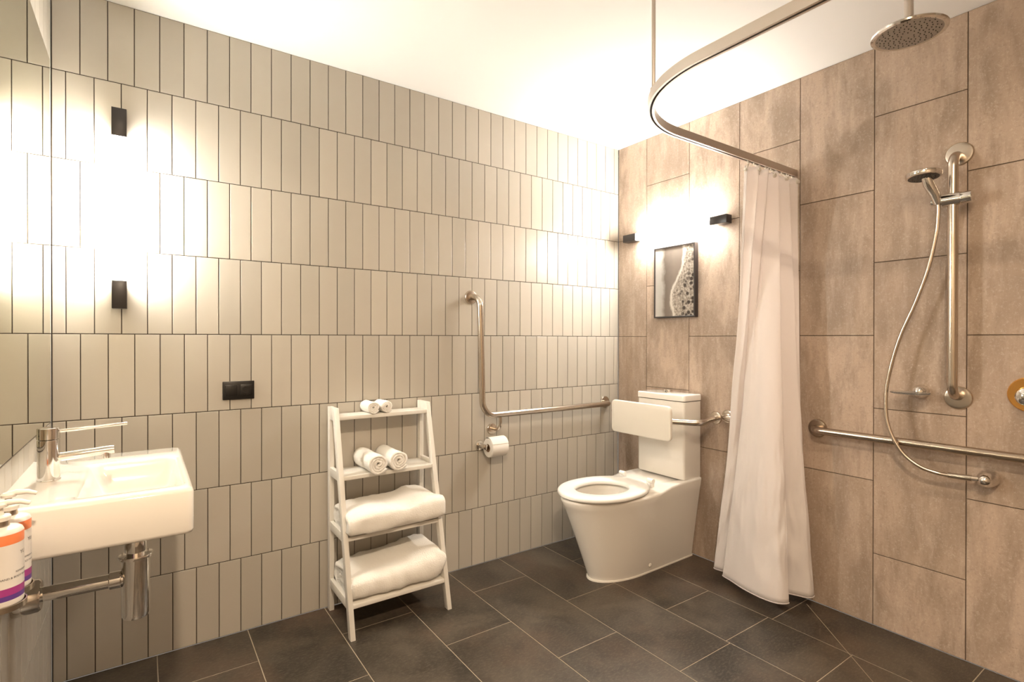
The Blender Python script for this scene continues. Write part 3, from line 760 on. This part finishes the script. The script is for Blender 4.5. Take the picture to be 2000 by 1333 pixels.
bm = NB(); flange(bm, (HX, HY, CE), (0, 0, -1), .034, .010); obj('ceiling_flange', bm, CHROME, t)

# ---------------------------------------------------------------- curtain track
TZ, TYR, TXR, TR = 1.925, 1.250, 1.232, .375
t = thing('curtain_track', 'curved metal curtain track hung around the shower corner', 'curtain track', (TXR, TYR, TZ))
pts = [(XB-.002, TYR)]; c0 = (TXR+TR, TYR-TR)
pts += [(TXR+TR+.0, TYR)] if False else []
for k in range(25):
    a = PI/2+k/24*PI/2; pts.append((c0[0]+TR*math.cos(a), c0[1]+TR*math.sin(a)))
pts.append((TXR, YF+.002))
prof = [(-.011, 0), (-.0035, 0), (-.0035, .006), (.0035, .006), (.0035, 0), (.011, 0), (.011, .030), (-.011, .030)]
bm = NB(); loops = []
for i, (x, y) in enumerate(pts):
    a, b = pts[max(0, i-1)], pts[min(len(pts)-1, i+1)]
    d = Vector((b[0]-a[0], b[1]-a[1])).normalized(); nrm = Vector((-d.y, d.x))
    loops.append([Vector((x+nrm.x*u, y+nrm.y*u, TZ+v)) for u, v in prof])
loft(bm, loops)
for f in bm.faces:
    if len(f.verts) == 4 and all(abs(v.co.z-(TZ+.006)) < 1e-5 for v in f.verts): f.material_index = 1
obj('track_bar', bm, [SATIN, DARK], t, angle=30)
ax_, ay_ = c0[0]+TR*math.cos(PI*.79), c0[1]+TR*math.sin(PI*.79)
bm = NB(); tube(bm, [(ax_, ay_, TZ+.028), (ax_, ay_, CE)], .0062, 16); lathe(bm, (ax_, ay_, TZ+.026), (0, 0, 1), [(0, .010), (.014, .010), (.016, .007)], 16); obj('ceiling_rod', bm, SATIN, t)

# ---------------------------------------------------------------- shower curtain
def lerp_path(P, s):
    n = len(P)-1; i = min(int(s*n), n-1); f = s*n-i
    return Vector(P[i]).lerp(Vector(P[i+1]), f)
t = thing('shower_curtain', 'white fabric shower curtain gathered at the stone wall', 'shower curtain', (2.25, 1.25, TZ))
NS, NV = 260, 70
botc = catmull([(2.405, 1.565, 0), (2.345, 1.525, 0), (2.292, 1.552, 0), (2.290, 1.510, 0), (2.318, 1.462, 0), (2.290, 1.447, 0), (2.252, 1.478, 0), (2.234, 1.425, 0), (2.205, 1.340, 0), (2.192, 1.250, 0), (2.205, 1.185, 0), (2.245, 1.160, 0), (2.262, 1.185, 0), (2.300, 1.260, 0), (2.335, 1.190, 0), (2.362, 1.135, 0), (2.402, 1.130, 0), (2.415, 1.165, 0), (2.418, 1.235, 0), (2.440, 1.200, 0), (2.450, 1.260, 0)], 8)
bm = NB(); grid = []
for i in range(NS+1):
    s = i/NS; row = []
    pb = lerp_path(botc, s)
    ph = s*2*PI*5.0+.7*math.sin(s*5)
    xt = 2.068+(2.446-2.068)*s
    yt = TYR-.004+.022*math.sin(ph)-.004*math.sin(2*ph)
    pt = Vector((xt+.006*math.sin(2*ph), yt, 0))
    ztop = TZ-.012-.010*(math.sin(s*8*2*PI)**2)
    zb = .052
    for j in range(NV+1):
        v = j/NV; q = v**1.15
        p = pt.lerp(pb, q)
        # folds fade from the top pleats to the wide bottom folds, with small creases
        p.x += .004*noise.noise(Vector((s*14, v*5, 1)))*math.sin(PI*v)
        p.y += .006*noise.noise(Vector((s*14, v*5, 7)))*math.sin(PI*v)
        cr = noise.noise(Vector((s*22+v*6, v*13-s*9, 3)))
        k2 = sstep(.45, .85, v)*(1-sstep(.93, 1, v))
        p += Vector((-.8, -.6, 0))*((.011*cr+.006*noise.noise(Vector((s*60+v*14, v*34-s*22, 9))))*k2)
        p.z = ztop+(zb-ztop)*v
        row.append(bm.verts.new(p))
    grid.append(row)
for i in range(NS):
    for j in range(NV): bm.faces.new((grid[i][j], grid[i+1][j], grid[i+1][j+1], grid[i][j+1]))
o = obj('curtain_cloth', bm, CURT, t, angle=180)
md = o.modifiers.new('thick', 'SOLIDIFY'); md.thickness = .0009
bm = NB()
for i in range(0, NS+1, 2): pass
hem = []
for i in range(NS+1):
    s = i/NS; hem.append(lerp_path(botc, s)+Vector((0, 0, .055)))
tube(bm, hem, .0018, 6); obj('hem', bm, CURT, t)
for k in range(9):
    s = .03+.94*k/8; x = 2.068+(2.446-2.068)*s; ph = s*2*PI*5.0+.7*math.sin(s*5); y = TYR-.004+.022*math.sin(ph)-.004*math.sin(2*ph)
    bm = NB()
    box(bm, x-.004, x+.004, TYR-.003, TYR+.003, TZ-.008, TZ+.005, .001)
    tube(bm, [Vector((x, TYR-.004+(y-TYR)*q-.000, TZ-.008-.022*q)) for q in (0, .4, .8, 1)], .0030, 8)
    lathe(bm, (x, y-.006, TZ-.032), (0, 1, 0), [(0, .0085), (.004, .0095), (.010, .0085)], 14)
    obj('curtain_hook', bm, WHITEP, t)
